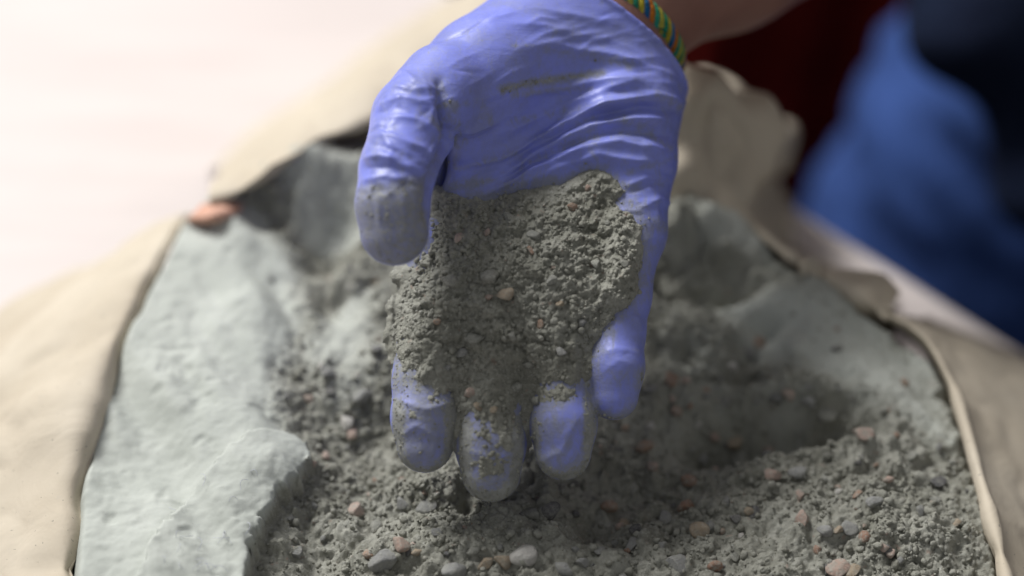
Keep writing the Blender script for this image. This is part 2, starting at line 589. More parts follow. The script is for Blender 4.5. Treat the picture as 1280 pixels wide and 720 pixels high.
def heap_height(x, y, fine=True):
    sh = x.shape
    x = x.ravel(); y = y.ravel()
    px, py = plane_px(x, y)
    P3 = np.stack([x, y, np.zeros_like(x)], -1)
    wob = fbm(P3, 90, 4, 0.55, 3) * 9 + fbm(P3, 420, 3, 0.6, 5) * 7
    sd = poly_sd(px + wob * 0.7, py + wob, SLAB)
    tt = smooth(535, 572, py)
    slab = smooth(-30, 25, sd + 25 * fbm(P3, 55, 3, 0.5, 7)) * (1 - tt) + smooth(-1, 3, sd) * tt
    soft = smooth(-60, 40, sd)
    plate = smooth(-1.5, 3.0, poly_sd(px + wob * 0.6, py + wob * 0.8, PLATE))
    plate_c = smooth(1.0, 4.0, poly_sd(px + wob * 0.6, py + wob * 0.8, PLATE))
    patch = smooth(-25, 30, poly_sd(px + wob * 2, py + wob * 2, PATCH))
    z = 0.002 - 0.006 * smooth(500, 1250, px) - 0.004 * smooth(560, 200, px)
    z = z + soft * 0.007 + slab * 0.003 * smooth(330, 600, py) + plate * 0.0040
    for (cx, cy, rx, ry, a, rot) in BUMPS:
        c = PZ(cx, cy, 0)
        d = project(c)[2]
        s = KF * d / 1280
        dx = (x - c[0]) / (rx * s); dy = (y - c[1]) / (ry * s / math.sin(PITCH))
        cr, sr = math.cos(rot), math.sin(rot)
        q = (dx * cr + dy * sr * rx / ry * 0.0 + dy * sr) ** 2 + (dy * cr - dx * sr) ** 2
        z = z + a * (np.exp(-(q * 0.75) ** 1.5) if a < -0.011 else np.exp(-q * 0.9)) * (1 - 0.5 * slab)
    sm = np.clip(np.maximum(np.minimum(slab, 1 - tt + tt * smooth(0, 4, sd - 2)), np.maximum(plate_c, patch * 0.85)), 0, 1)
    # crusty patches keep a skin, the rest is crumbly
    skin = smooth(-0.12 - 0.35 * smooth(360, 290, py), 0.28 - 0.3 * smooth(360, 290, py), fbm(P3, 26, 3, 0.5, 21)) * smooth(560, 430, py) * 0.8
    sm = np.maximum(sm, skin * smooth(800, 900, px) + skin * smooth(500, 430, px) * 0.95)
    rough = 1 - 0.93 * sm
    far = (0.6 + 0.9 * smooth(0.02, 0.16, y)) * (1 + 0.45 * smooth(780, 860, px) * smooth(620, 540, py))
    z = z + 0.0045 * fbm(P3, 30, 3, 0.5, 31) * (1 - 0.5 * sm)
    n1 = fbm(P3, 75, 5, 0.55, 41)
    z = z + far * 0.0060 * rough * (np.abs(n1) * 2.0 - 0.45)
    if fine:
        z = z + 0.0024 * rough * fbm(P3, 260, 4, 0.62, 51)
        z = z + 0.0009 * rough * fbm(P3, 1000, 2, 0.7, 61)
        # dragged, rippled skin of the compacted side
        Q = np.stack([(x + y * 0.55) * 1.0, (y - x * 0.55) * 0.30, 0 * x], -1)
        z = z + sm * 0.0048 * fbm(Q, 70, 2, 0.45, 71) + sm * 0.0007 * fbm(P3, 150, 3, 0.55, 77) + sm * 0.00030 * fbm(P3, 420, 3, 0.6, 81)
        pits = smooth(0.46, 0.66, fbm(P3, 130, 2, 0.5, 91))
        z = z - sm * 0.0007 * pits
    # the mix falls away under the paper lip
    eo = poly_sd(px, py, OUT)
    rs = smooth(950, 1080, px) * smooth(380, 430, py)
    eo = eo + 9 * rs
    z = z - (0.016 - 0.006 * rs) * smooth(16 - 4 * smooth(330, 280, py), -14, eo) - 0.05 * smooth(-15, -60, eo)
    return z.reshape(sh), sm.reshape(sh)


Zg, Sg = heap_height(Xg, Yg)
nx, ny = Xg.shape
gi = np.arange(nx * ny).reshape(nx, ny)
quads = np.stack([gi[:-1, :-1], gi[1:, :-1], gi[1:, 1:], gi[:-1, 1:]], -1).reshape(-1, 4)
hv = np.stack([Xg, Yg, Zg], -1).reshape(-1, 3)
_px, _py = plane_px(Xg.ravel(), Yg.ravel())
inside = poly_sd(_px, _py, OUT) > -45
quads = quads[inside[quads].all(axis=1)]
remap = -np.ones(len(hv), np.int64); live = np.unique(quads); remap[live] = np.arange(len(live))
hv = hv[live]; quads = remap[quads]
heap = mesh_obj('mix_heap', hv, quads, M_MIX, None, {'smooth': Sg.ravel()[live]}, origin=(0, 0.05, TZ))
tag(heap, 'heap of dry grey cement mix with gravel filling the open paper sack', 'cement mix')


def heap_at(x, y):
    """height of the finished heap (bilinear enough for seating stones)"""
    i = np.clip(np.searchsorted(xs, x) - 1, 0, nx - 2); j = np.clip(np.searchsorted(ys, y) - 1, 0, ny - 2)
    return Zg[i, j]


def heap_hit(px, py):
    h = 0.0
    for _ in range(14):
        p = PZ(px, py, h)
        h = 0.5 * h + 0.5 * float(heap_at(p[0], p[1]))
    return PZ(px, py, h)


# stones: a few shared shapes, unit radius
def ico(sub):
    t = (1 + 5 ** 0.5) / 2
    v = [(-1, t, 0), (1, t, 0), (-1, -t, 0), (1, -t, 0), (0, -1, t), (0, 1, t), (0, -1, -t), (0, 1, -t), (t, 0, -1), (t, 0, 1), (-t, 0, -1), (-t, 0, 1)]
    f = [(0, 11, 5), (0, 5, 1), (0, 1, 7), (0, 7, 10), (0, 10, 11), (1, 5, 9), (5, 11, 4), (11, 10, 2), (10, 7, 6), (7, 1, 8),
         (3, 9, 4), (3, 4, 2), (3, 2, 6), (3, 6, 8), (3, 8, 9), (4, 9, 5), (2, 4, 11), (6, 2, 10), (8, 6, 7), (9, 8, 1)]
    v = [np.array(p) / np.linalg.norm(p) for p in v]
    for _ in range(sub):
        cache = {}; nf = []

        def mid(a, b):
            k = (min(a, b), max(a, b))
            if k not in cache:
                m = v[a] + v[b]; v.append(m / np.linalg.norm(m)); cache[k] = len(v) - 1
            return cache[k]
        for (a, b, c) in f:
            ab, bc, ca = mid(a, b), mid(b, c), mid(c, a)
            nf += [(a, ab, ca), (b, bc, ab), (c, ca, bc), (ab, bc, ca)]
        f = nf
    return np.array(v), np.array(f)


I2v, I2f = ico(2)
stone_shapes = []
for s in range(10):
    v = I2v.copy()
    r = 1 + 0.22 * fbm(v + s * 9.1, 0.9, 3, 0.5, 100 + s)
    v = v * r[:, None]
    # a few worn facets
    for k in range(5 + s % 4):
        n = rng.normal(size=3); n /= np.linalg.norm(n)
        lim = 0.45 + 0.30 * rng.random()
        d = v @ n
        v = v - np.maximum(d - lim, 0)[:, None] * n * 0.92
    v = v * np.array([1.0, 0.75 + 0.2 * rng.random(), 0.6 + 0.25 * rng.random()])
    stone_shapes.append(v)
stone_mesh = {}


def stone(name, parent, loc, r, mat, tilt=None):
    s = random.randrange(10)
    key = (name, s, mat)
    if key not in stone_mesh:
        o = mesh_obj(name, stone_shapes[s], I2f, PEB[mat])
        stone_mesh[key] = o.data
    else:
        o = bpy.data.objects.new(name, stone_mesh[key]); col.objects.link(o)
    o.parent = parent
    o.location = Vector(loc) - parent.matrix_basis.translation
    o.rotation_euler = tilt or (random.uniform(-0.5, 0.5), random.uniform(-0.5, 0.5), random.uniform(0, 6.28))
    o.scale = (r, r, r)
    return o


# the stones one can point at: pixel, radius in pixels, kind
STONES = [(655, 697, 19, 'white'), (628, 704, 13, 'tan'), (608, 707, 13, 'tan'), (566, 716, 20, 'grey'), (480, 705, 22, 'grey'), (502, 683, 13, 'pink'),
          (533, 635, 15, 'grey'), (690, 641, 14, 'dark'), (663, 645, 14, 'dusty'), (520, 691, 8, 'tan'), (858, 637, 13, 'rust'), (1003, 652, 14, 'pink'),
          (965, 597, 15, 'pink'), (997, 592, 13, 'grey'), (893, 546, 10, 'pink'), (918, 558, 15, 'tan'), (922, 578, 17, 'dusty'), (873, 665, 14, 'tan'), (885, 660, 10, 'grey'),
          (1078, 543, 15, 'pink'), (1120, 545, 7, 'rust'), (1170, 604, 13, 'dark'), (1142, 572, 10, 'dusty'), (1092, 630, 13, 'grey'), (1062, 662, 12, 'grey'), (1030, 665, 11, 'grey'),
          (1080, 672, 9, 'rust'), (1022, 688, 8, 'rust'), (1110, 690, 9, 'dark'), (1048, 714, 17, 'pink'), (1066, 716, 12, 'tan'), (1105, 685, 8, 'pink'), (1048, 664, 7, 'tan'),
          (909, 627, 8, 'grey'), (960, 562, 8, 'pink'), (1000, 620, 8, 'pink'), (845, 708, 16, 'grey'), (860, 605, 12, 'rust'), (805, 560, 14, 'rust'), (815, 585, 12, 'pink'),
          (760, 637, 12, 'rust'), (790, 683, 13, 'grey'), (830, 650, 12, 'grey'), (705, 712, 14, 'grey'), (750, 690, 8, 'grey'), (435, 533, 15, 'white'), (441, 545, 12, 'pink'),
          (407, 572, 9, 'pink'), (446, 638, 11, 'pink'), (502, 632, 10, 'grey'), (470, 660, 10, 'dusty'), (410, 470, 12, 'grey'), (452, 498, 14, 'grey'),
          (388, 500, 10, 'pink'), (470, 440, 13, 'grey'), (880, 576, 9, 'grey'), (838, 478, 14, 'rust'), (815, 490, 14, 'grey'), (812, 535, 10, 'white'), (845, 515, 10, 'pink'),
          (950, 430, 9, 'rust'), (1110, 600, 8, 'pink'), (1150, 640, 9, 'grey'), (1130, 480, 7, 'rust'), (1010, 505, 11, 'grey'), (1035, 520, 16, 'dusty'), (970, 500, 10, 'grey'),
          (985, 495, 10, 'pink'), (780, 655, 9, 'tan'), (1195, 655, 7, 'tan'), (935, 640, 7, 'tan'), (1175, 560, 7, 'grey'), (545, 665, 9, 'grey'), (590, 690, 10, 'dusty'), (728, 705, 9, 'grey')]
for (px, py, r, kind) in STONES:
    p = heap_hit(px, py); d = project(p)[2]
    rr = 1.0 * r * KF * d / 1280
    stone('pebble', heap, p + np.array([0, 0, rr * 0.25]), rr, kind)
kinds = ['grey'] * 5 + ['dusty'] * 7 + ['pink'] * 3 + ['rust'] * 2 + ['tan'] * 2 + ['dark'] * 2 + ['white']
placed = 0
while placed < 200:
    px, py = random.uniform(320, 1230), random.uniform(330, 735)
    if py < 420 and random.random() < 0.6: continue
    if px > 1235 - (720 - py) * 0.22: continue
    p = heap_hit(px, py)
    i, j = np.searchsorted(xs, p[0]), np.searchsorted(ys, p[1])
    if Sg[i - 1, j - 1] > 0.5 and random.random() < 0.93: continue
    d = project(p)[2]
    r = random.choice([4, 4.5, 5, 5, 5.5, 6, 6, 7, 8, 10]) * random.uniform(0.85, 1.15)
    rr = r * KF * d / 1280
    stone('pebble', heap, p + np.array([0, 0, rr * random.uniform(-0.1, 0.35)]), rr, random.choice(kinds))
    placed += 1

I0v, I0f = ico(0)


def crumbs(name, pts, radii, parent, mat=None):
    n = len(pts)
    k = len(I0v)
    R = rng.normal(size=(n, 3, 3)); R, _ = np.linalg.qr(R)
    jit = 1 + 0.7 * (rng.random((n, k, 1)) - 0.5)
    sc = radii[:, None, None] * (0.65 + 0.7 * rng.random((n, 1, 3)))
    V = np.einsum('nij,nkj->nki', R, I0v[None] * jit * sc) + pts[:, None, :]
    F = (I0f[None] + (np.arange(n) * k)[:, None, None]).reshape(-1, 3)
    o = mesh_obj(name, V.reshape(-1, 3), F, mat or M_MIX, parent, {'smooth': np.zeros(n * k)}, shade=True)
    o['kind'] = 'stuff'
    return o


N = 16000
cp = []
while sum(len(c) for c in cp) < N:
    x = rng.uniform(GX0, GX1, 20000); y = rng.uniform(-0.10, 0.13, 20000)
    i = np.clip(np.searchsorted(xs, x), 0, nx - 1); j = np.clip(np.searchsorted(ys, y), 0, ny - 1)
    z = Zg[i, j]
    px, py = plane_px(x, y)
    dens = 0.25 + 0.75 * smooth(-0.2, 0.35, fbm(np.stack([x, y, 0 * x], -1), 45, 3, 0.5, 140))
    keep = (rng.random(20000) < np.maximum(1 - 1.05 * Sg[i, j], 0) * dens) & (poly_sd(px, py, OUT) > 12)
    cp.append(np.stack([x, y, z], -1)[keep])
cp = np.concatenate(cp)[:N]
on_slab = Sg[np.clip(np.searchsorted(xs, cp[:, 0]), 0, nx - 1), np.clip(np.searchsorted(ys, cp[:, 1]), 0, ny - 1)]
rad = 0.00022 + 0.0011 * rng.random(N) ** 6 + 0.0003 * rng.random(N)
rad = np.where(on_slab > 0.5, np.minimum(rad, 0.0004), rad)
cp[:, 2] -= rad * 0.15
crumbs('crumbs', cp, rad, heap)

# paper fibres stuck to the compacted side
for k in range(26):
    px, py = random.uniform(200, 360), random.uniform(590, 715)
    p = heap_hit(px, py)
    a = random.uniform(0, 6.28); L = random.uniform(0.0012, 0.0032)
    t5 = np.linspace(-1, 1, 6)
    c = p + np.stack([t5 * L * math.cos(a) - t5 ** 2 * L * 0.5 * math.sin(a), t5 * L * math.sin(a) + t5 ** 2 * L * 0.5 * math.cos(a), 0.0008 + 0.0012 * (1 - t5 ** 2)], -1)
    if float(Sg[np.searchsorted(xs, p[0]) - 1, np.searchsorted(ys, p[1]) - 1]) < 0.6: continue
    v, f = tube(c, 0.00007, 5)
    mesh_obj('fibre', v, f, M_PALE, heap)

# ------------------------------------------------------------------ hand, glove
h = 0.6
lo = H(425, 665, 0) + np.array([0, 0, -70]); lo[2] = -72
hi = np.array([62, 92, 36], np.float32)
G = make_grid(lo, hi, h)


def hand_field(X, fat=0.0):
    def chain(pts):
        d = None
        for (a, b) in zip(pts[:-1], pts[1:]):
            c = round_cone(X, H(*a[:3]), H(*b[:3]), a[3] + fat, b[3] + fat)
            d = c if d is None else smin(d, c, 2.5)
        return d
    palm = None
    for pts in ([(690, 45, -42, 17), (610, 190, -28, 14.5), (548, 318, -14, 11.0)],
                [(720, 40, -44, 18), (665, 200, -31, 14.5), (615, 338, -15, 11.2)],
                [(758, 48, -44, 17.5), (730, 200, -30, 14.5), (692, 335, -16, 11.0)],
                [(779, 100, -40, 14.6), (789, 200, -26, 13.6), (789, 288, -17, 10.0)]):
        c = chain(pts)
        palm = c if palm is None else smin(palm, c, 12)
    heel = round_cone(X, H(735, 25, -46), H(780, 112, -34), 18 + fat, 15 + fat)
    palm = smin(palm, heel, 14)
    thenar = chain([(690, 40, -36, 19), (605, 95, -20, 18), (538, 138, -4, 14.5)])
    palm = smin(palm, thenar, 9)
    fingers = [
        [(546, 322, -13, 10.6), (534, 430, -3, 9.8), (530, 478, 1.5, 8.9), (531, 522, 5, 9.5), (531, 556, 6, 8.2)],
        [(616, 340, -14, 10.8), (614, 455, -3, 10.2), (613, 508, 1.5, 9.3), (613, 555, 5, 10.0), (614, 590, 6, 8.7)],
        [(692, 338, -15, 10.4), (701, 440, -4, 9.8), (703, 490, 0.5, 8.8), (704, 530, 4, 9.5), (704, 565, 5, 8.2)],
        [(787, 292, -16, 9.6), (777, 370, -7, 8.6), (772, 415, -3, 7.9), (768, 460, 1, 8.5), (767, 494, 2, 7.3)]]
    d = palm
    fg = None
    for pts in fingers:
        c = chain(pts)
        fg = c if fg is None else smin(fg, c, 1.2)
    d = smin(d, fg, 5.5)
    web = round_cone(X, H(585, 165, -18), H(548, 285, -16), 13 + fat, 11.5 + fat)
    d = smin(d, web, 8)
    th = chain([(556, 112, -6, 14.0), (520, 150, 7, 12.6), (497, 212, 19, 10.6), (491, 255, 22, 10.2), (493, 289, 22, 9.8)])
    d = smin(d, th, 1.6)
    return d


AX = np.array([0.50, 0.75, -0.43], np.float32); AX /= np.linalg.norm(AX)
WR = H(765, 33, -44)
# wrist and forearm
arm_pts = [(700, 95, -46, 18, 1), (760, 32, -46, 21.5, 1), (808, -15, -58, 22.0, 1), (900, -72, -84, 29, 1), (1010, -150, -125, 36, 1), (1170, -260, -190, 42, 1)]


def arm_field(X):
    d = None
    for (a, b) in zip(arm_pts[:-1], arm_pts[1:]):
        c = round_cone(X, H(*a[:3]), H(*b[:3]), a[3], b[3])
        d = c if d is None else smin(d, c, 8)
    return d


D = hand_field(G, -0.1)
Da = arm_field(G)
glove_f = smin(D, Da + 0.0 - 0.9, 10)
cut = (G - (WR - AX * 8.0)) @ AX
bead = np.sqrt(glove_f ** 2 + cut ** 2) - 0.9
glove_f = np.minimum(np.maximum(glove_f, cut), bead)
gv, gf = surface_nets(glove_f, lo, h)
gv = relax(gv, gf, 3, 0.45)
gn = vnormals(gv, gf)
gpx, gpy = unH(gv)
front = smooth(-0.05, 0.35, gn[:, 2])
thumb_zone = smooth(5, -4, seg_dist(gpx, gpy, [(545, 130), (520, 150), (495, 212), (488, 255), (490, 300)])[0] - 48) * smooth(-12, -4, gv[:, 2])

# folds of the glove: polyline, height (mm), half width (px), on the thumb only
FOLDS = [
    ([(577, 208), (630, 192), (705, 158), (757, 132), (814, 121), (850, 128)], 2.0, 9, 0),
    ([(607, 227), (682, 188), (739, 162), (790, 150), (840, 150)], 2.2, 9, 0),
    ([(589, 247), (652, 222), (731, 188), (776, 177), (836, 188)], 2.2, 9, 0),
    ([(640, 240), (700, 214), (750, 196), (800, 200), (846, 212)], 1.6, 8, 0),
    ([(595, 175), (660, 150), (720, 126), (790, 104), (850, 108)], 1.2, 9, 0),
    ([(625, 122), (700, 110), (760, 100), (830, 96)], 0.9, 8, 0),
    ([(640, 62), (700, 56), (770, 70), (835, 92)], 0.7, 9, 0),
    ([(620, 30), (690, 34), (760, 48), (820, 78)], 0.6, 7, 0),
    ([(655, 12), (720, 16), (780, 34)], 0.8, 6, 0),
    ([(630, 200), (700, 171), (748, 146), (800, 134), (850, 140)], -1.3, 6, 0),
    ([(600, 238), (670, 205), (735, 176), (780, 163), (845, 168)], -1.4, 6, 0),
    ([(600, 165), (670, 140), (740, 116), (800, 112)], -0.9, 7, 0),
    ([(551, 101), (562, 142), (570, 172), (558, 205), (545, 232), (536, 270)], -4.5, 8, 0),
    ([(572, 172), (585, 150), (590, 138)], 0.9, 4, 0), ([(572, 176), (600, 158), (616, 152)], 0.9, 4, 0), ([(572, 182), (606, 168), (622, 164)], -0.8, 4, 0),
    ([(778, 232), (805, 220), (848, 222)], 1.0, 5, 0), ([(795, 262), (820, 248), (842, 254)], 1.1, 5, 0),
    ([(782, 240), (810, 226), (848, 230)], -0.9, 4, 0), ([(800, 216), (815, 245), (825, 285)], 0.7, 5, 0),
    ([(752, 176), (800, 172), (838, 200)], 0.8, 5, 0), ([(775, 205), (815, 205), (846, 225)], -0.8, 4, 0),
    ([(468, 150), (500, 146), (525, 150), (556, 170)], 0.9, 4, 1), ([(462, 172), (490, 170), (530, 186), (552, 200)], 1.0, 4, 1),
    ([(456, 200), (482, 196), (505, 206), (545, 212)], 1.1, 4, 1), ([(452, 228), (480, 222), (520, 226), (540, 232)], 1.2, 3.5, 1),
    ([(470, 132), (505, 120), (545, 128)], 0.7, 4, 1), ([(475, 160), (492, 186), (486, 214)], 0.6, 3, 1), ([(462, 180), (500, 190), (520, 215)], -0.7, 3, 1),
    ([(458, 212), (490, 210), (536, 222)], -0.8, 3, 1), ([(498, 84), (520, 100), (548, 108)], 0.6, 4, 0), ([(490, 105), (516, 112), (540, 108)], 0.6, 4, 0),
    ([(470, 245), (474, 280), (488, 315)], 0.7, 3, 1), ([(500, 240), (505, 270), (500, 310)], 0.6, 3, 1), ([(520, 240), (515, 280), (505, 315)], 0.5, 3, 1),
    ([(738, 450), (770, 438), (804, 446)], 0.3, 4, 0), ([(750, 470), (772, 452), (796, 460)], 0.35, 3, 0),
    ([(668, 580), (700, 565), (720, 520)], 0.7, 4, 0), ([(690, 600), (722, 575), (735, 540)], -0.7, 4, 0), ([(668, 560), (690, 590), (720, 596)], 0.6, 4, 0),
    ([(500, 500), (530, 510), (565, 502)], 0.6, 4, 0), ([(500, 545), (520, 530), (545, 545), (540, 575)], 0.5, 3, 0), ([(580, 560), (615, 570), (650, 560)], 0.5, 4, 0),
]
disp = np.zeros(len(gv))
wpx = gpx + 5 * fbm(gv, 0.05, 3, 0.55, 220); wpy = gpy + 4.5 * fbm(gv, 0.05, 2, 0.5, 230)
wamp = 0.7 + 0.6 * smooth(-0.35, 0.4, fbm(gv, 0.07, 2, 0.5, 240))
for pts, amp, w, th in FOLDS:
    d, t = seg_dist(wpx, wpy, pts)
    env = np.sin(np.clip(t, 0.02, 0.98) * math.pi) ** 0.6
    g = np.exp(-np.abs(d / w) ** 1.35) if amp > 0 else np.exp(-np.abs(d / w) ** 1.4)
    g = g * (1 if pts[0][0] == 551 else wamp)
    disp += (2.0 if w > 7 else 0.8 if th else 1.2) * amp * env * g * (thumb_zone if th else 1 - thumb_zone * (0 if pts[0][0] in (551, 498, 490) else 0.9))
# many small stray creases
wl = np.random.default_rng(5)
for k in range(210):
    if k < 85:
        cx, cy = wl.uniform(575, 850), wl.uniform(20, 300); ang = wl.normal(-0.33, 0.16) + 0.6 * max(0, (cx - 740) / 110); L = wl.uniform(35, 120); zt = 0
    elif k < 160:
        cx, cy = wl.uniform(452, 552), wl.uniform(100, 240); ang = wl.normal(0.1, 0.75); L = wl.uniform(15, 60); zt = 1
    else:
        cx, cy = wl.uniform(495, 810), wl.uniform(330, 600); ang = wl.normal(0, 0.5); L = wl.uniform(12, 30); zt = 0
    dx, dy = math.cos(ang) * L / 2, math.sin(ang) * L / 2
    b = wl.normal(0, 4)
    d, t = seg_dist(wpx, wpy, [(cx - dx, cy - dy), (cx + b * 0.3, cy + b), (cx + dx, cy + dy)])
    g = np.exp(-np.abs(d / wl.uniform(1.8, 3.6)) ** 1.2) * np.sin(np.clip(t, 0.02, 0.98) * math.pi)
    disp += wl.choice([-1, 1, 1]) * wl.uniform(0.2, 0.55) * g * (thumb_zone if zt else 1 - thumb_zone)
gv2 = gv + gn * (disp * front)[:, None]
gv2 += gn * (0.10 * fbm(gv, 0.09, 3, 0.5, 201))[:, None]
gv2 = relax(gv2, gf, 1, 0.3)

PILE = [(546, 240), (575, 246), (600, 243), (628, 240), (655, 231), (700, 222), (735, 210), (764, 220), (790, 232), (772, 250), (800, 262), (812, 282), (808, 306),
        (805, 340), (794, 376), (765, 405), (748, 430), (742, 468), (722, 486), (703, 500), (676, 512), (660, 522), (650, 565), (632, 598), (600, 604), (582, 580), (574, 530), (566, 508),
        (548, 520), (520, 528), (498, 500), (493, 420), (500, 350), (516, 326), (536, 292)]
# where the cement clings to the glove
dust = 0.14 + 0.10 * fbm(gv, 0.045, 3, 0.6, 205)
dust += 0.60 * thumb_zone * smooth(218, 240, gpy + 12 * fbm(gv, 0.14, 3, 0.6, 210))
tips = [((531, 560), 480, 0.78), ((614, 590), 500, 0.84), ((704, 560), 500, 0.56), ((769, 490), 440, 0.40)]
for (tx, ty), y0, a in tips:
    dx = np.abs(gpx - tx)
    m = smooth(46, 36, dx) * smooth(y0, y0 + 30, gpy)
    rim = smooth(18, 38, np.hypot((gpx - tx), np.maximum(gpy - ty, 0)))
    dust = np.maximum(dust, m * (a * 0.85 + 0.55 * rim))
dust = np.maximum(dust, 0.8 * smooth(60, 35, np.abs(gpx - 520)) * smooth(325, 345, gpy) * smooth(530, 480, gpy) * (1 - thumb_zone))
for pts, a, w in (([(628, 112), (660, 104), (700, 98), (752, 92)], 0.85, 7), ([(640, 118), (690, 112), (740, 112)], 0.5, 6), ([(680, 62), (740, 70), (790, 84)], 0.5, 7), ([(655, 205), (720, 178), (800, 165)], 0.42, 8), ([(600, 130), (612, 150)], 0.4, 10), ([(700, 66), (730, 72), (760, 76)], 0.45, 8), ([(640, 150), (700, 140), (760, 132)], 0.30, 8),
                  ([(575, 210), (640, 190)], 0.42, 6), ([(560, 236), (610, 226)], 0.65, 8), ([(760, 150), (800, 160), (838, 186)], 0.45, 7), ([(815, 118), (850, 135)], 0.4, 9),
                  ([(560, 128), (585, 130)], 0.45, 7), ([(540, 150), (566, 178), (552, 215)], 0.5, 7), ([(735, 160), (745, 200)], 0.3, 10), ([(760, 240), (830, 285)], 0.55, 12),
                  ([(525, 140), (560, 165)], 0.4, 5), ([(660, 175), (740, 150)], 0.30, 7), ([(640, 58), (665, 57)], 0.5, 3), ([(785, 216), (846, 196)], 0.42, 6)):
    d, _ = seg_dist(gpx, gpy, pts)
    dust = np.maximum(dust, a * np.exp(-(d / w) ** 2))
pe = poly_sd(gpx + 10 * fbm(gv, 0.15, 3, 0.6, 212), gpy + 10 * fbm(gv, 0.15, 3, 0.6, 214), PILE)
dust = np.maximum(dust, 0.68 * np.exp(-np.maximum(-pe, 0) / 13.0) * (1 - thumb_zone))
dust = dust + 0.30 * np.clip(-disp - 0.15, 0, 0.9)
dust = dust * front + 0.1

# ------------------------------------------------------------------ person: one continuous body (arm, hand, trunk, legs), clothes as children
bh = 0.006
SH = np.array([0.21, 0.46, 0.44]); HIPR = np.array([0.345, 0.40, 0.06]); HIPL = np.array([0.47, 0.26, 0.06])
elbow = hand_to_world(H(1170, -260, -190)[None])[0]
lo_b = np.array([-0.08, -0.07, -0.60]); hi_b = np.array([0.67, 0.66, 0.62])
GB = make_grid(lo_b, hi_b, bh)
q = GB.reshape(-1, 3) - P0.astype(np.float32)
loc = np.stack([q @ RT, q @ UP, -(q @ FWD)], -1).astype(np.float32) * 1000
near = (loc[:, 0] > -70) & (loc[:, 0] < 240) & (loc[:, 1] > -90) & (loc[:, 1] < 260) & (loc[:, 2] > -300) & (loc[:, 2] < 60)
df = np.full(len(loc), 0.3, np.float32)
df[near] = smin(hand_field(loc[near], -5.0), arm_field(loc[near]), 10) * 0.001
df = df.reshape(GB.shape[:3])
upper = round_cone(GB, elbow, SH, 0.043, 0.055)
df = smin(df, upper, 0.02)
mid = (HIPR + HIPL) / 2
trunk = smin(ellipsoid(GB, mid + [0, 0, 0.05], (0.15, 0.14, 0.13)), ellipsoid(GB, mid + [-0.02, 0.0, 0.30], (0.17, 0.16, 0.24)), 0.10)
df = smin(df, trunk, 0.05)
KNR = np.array([0.125, 0.300, -0.50]); KNL = np.array([0.40, 0.10, -0.50])
th_r = round_cone(GB, HIPR, KNR, 0.088, 0.066)
th_l = round_cone(GB, HIPL, KNL, 0.088, 0.066)
legs = smin(th_r, th_l, 0.03)
df = smin(df, legs, 0.04)
bvv, bff = surface_nets(df, lo_b, bh)
bvv = relax(bvv, bff, 4, 0.5)
person = mesh_obj('person', bvv, bff, M_SKIN, None, origin=(*(mid[:2]), -0.60))
tag(person, 'person reaching a blue gloved hand over the sack, in jeans and dark red jacket', 'person')

glove = mesh_obj('glove', hand_to_world(gv2), gf, M_GLOVE, person, {'dust': dust})
glove['label'] = 'thin periwinkle blue nitrile glove smeared with cement dust'

# jeans: thigh tubes with drag folds
jf = smin(th_r, th_l, 0.03) - 0.010
jf = smin(jf, ellipsoid(GB, mid + [0, 0, 0.02], (0.165, 0.155, 0.12)), 0.05)
jf = np.maximum(jf, GB[..., 2] - 0.10)
jv, jfc = surface_nets(jf, lo_b, bh)
jv = relax(jv, jfc, 3, 0.5)
jn = vnormals(jv, jfc)
jq = jv.copy(); jq[:, 2] = jq[:, 2] * 2.2 + jq[:, 0] * 0.8
jv = jv + jn * (0.016 * fbm(jq, 11, 3, 0.5, 301))[:, None]
jeans = mesh_obj('jeans', jv, jfc, M_DENIM, person)
jeans['label'] = 'blue denim jeans'


# seams of the jeans, lying on the cloth
def on_jeans(pxs):
    out = []
    for (px, py) in pxs:
        r = FWD + RT * ((px - 640) * KF / 1280) + UP * ((360 - py) * KF / 1280)
        t = ((jv - CAM) @ r) / (r @ r)
        dd = np.linalg.norm(jv - CAM - t[:, None] * r, axis=1)
        k = np.where(dd < 0.007)[0]
        if len(k): out.append(CAM + r * (t[k].min() - 0.002))
    return np.array(out)


for pts, mt in (([(1158, 130), (1150, 180), (1142, 220), (1130, 262), (1150, 275), (1180, 288), (1215, 300)], M_PALE), ([(1262, 262), (1250, 290), (1244, 310), (1236, 340), (1230, 370)], M_THREAD)):
    c = on_jeans(pts)
    if len(c) > 2:
        v, f = tube(c, 0.0042, 6)
        mesh_obj('seam', v, f, mt, jeans)

# dark red jacket hanging open at the hip, and a dark sheet added as shade over the thigh
u = np.linspace(0, 1, 60); w = np.linspace(0, 1, 50)
U, W = np.meshgrid(u, w, indexing='ij')
a0, a1 = np.array([0.02, 0.60]), np.array([0.32, 0.50])
bx = a0[0] + (a1[0] - a0[0]) * U; by = a0[1] + (a1[1] - a0[1]) * U
fold = 0.006 * np.sin(U * 17 + W * 1.5) + 0.008 * np.sin(U * 41 + 1.0)
zz = -0.50 + W * 0.60
pts = np.stack([bx + 0.5 * fold + 0.05 * W, by + 0.8 * fold - 0.03 * W, zz], -1).reshape(-1, 3)
gi2 = np.arange(60 * 50).reshape(60, 50)
jq4 = np.stack([gi2[:-1, :-1], gi2[1:, :-1], gi2[1:, 1:], gi2[:-1, 1:]], -1).reshape(-1, 4)
jk = mesh_obj('jacket', pts, jq4, M_RED, person)
jk['label'] = 'dark red jacket hanging in shadow behind the forearm'
so = jk.modifiers.new('thickness', 'SOLIDIFY'); so.thickness = 0.004

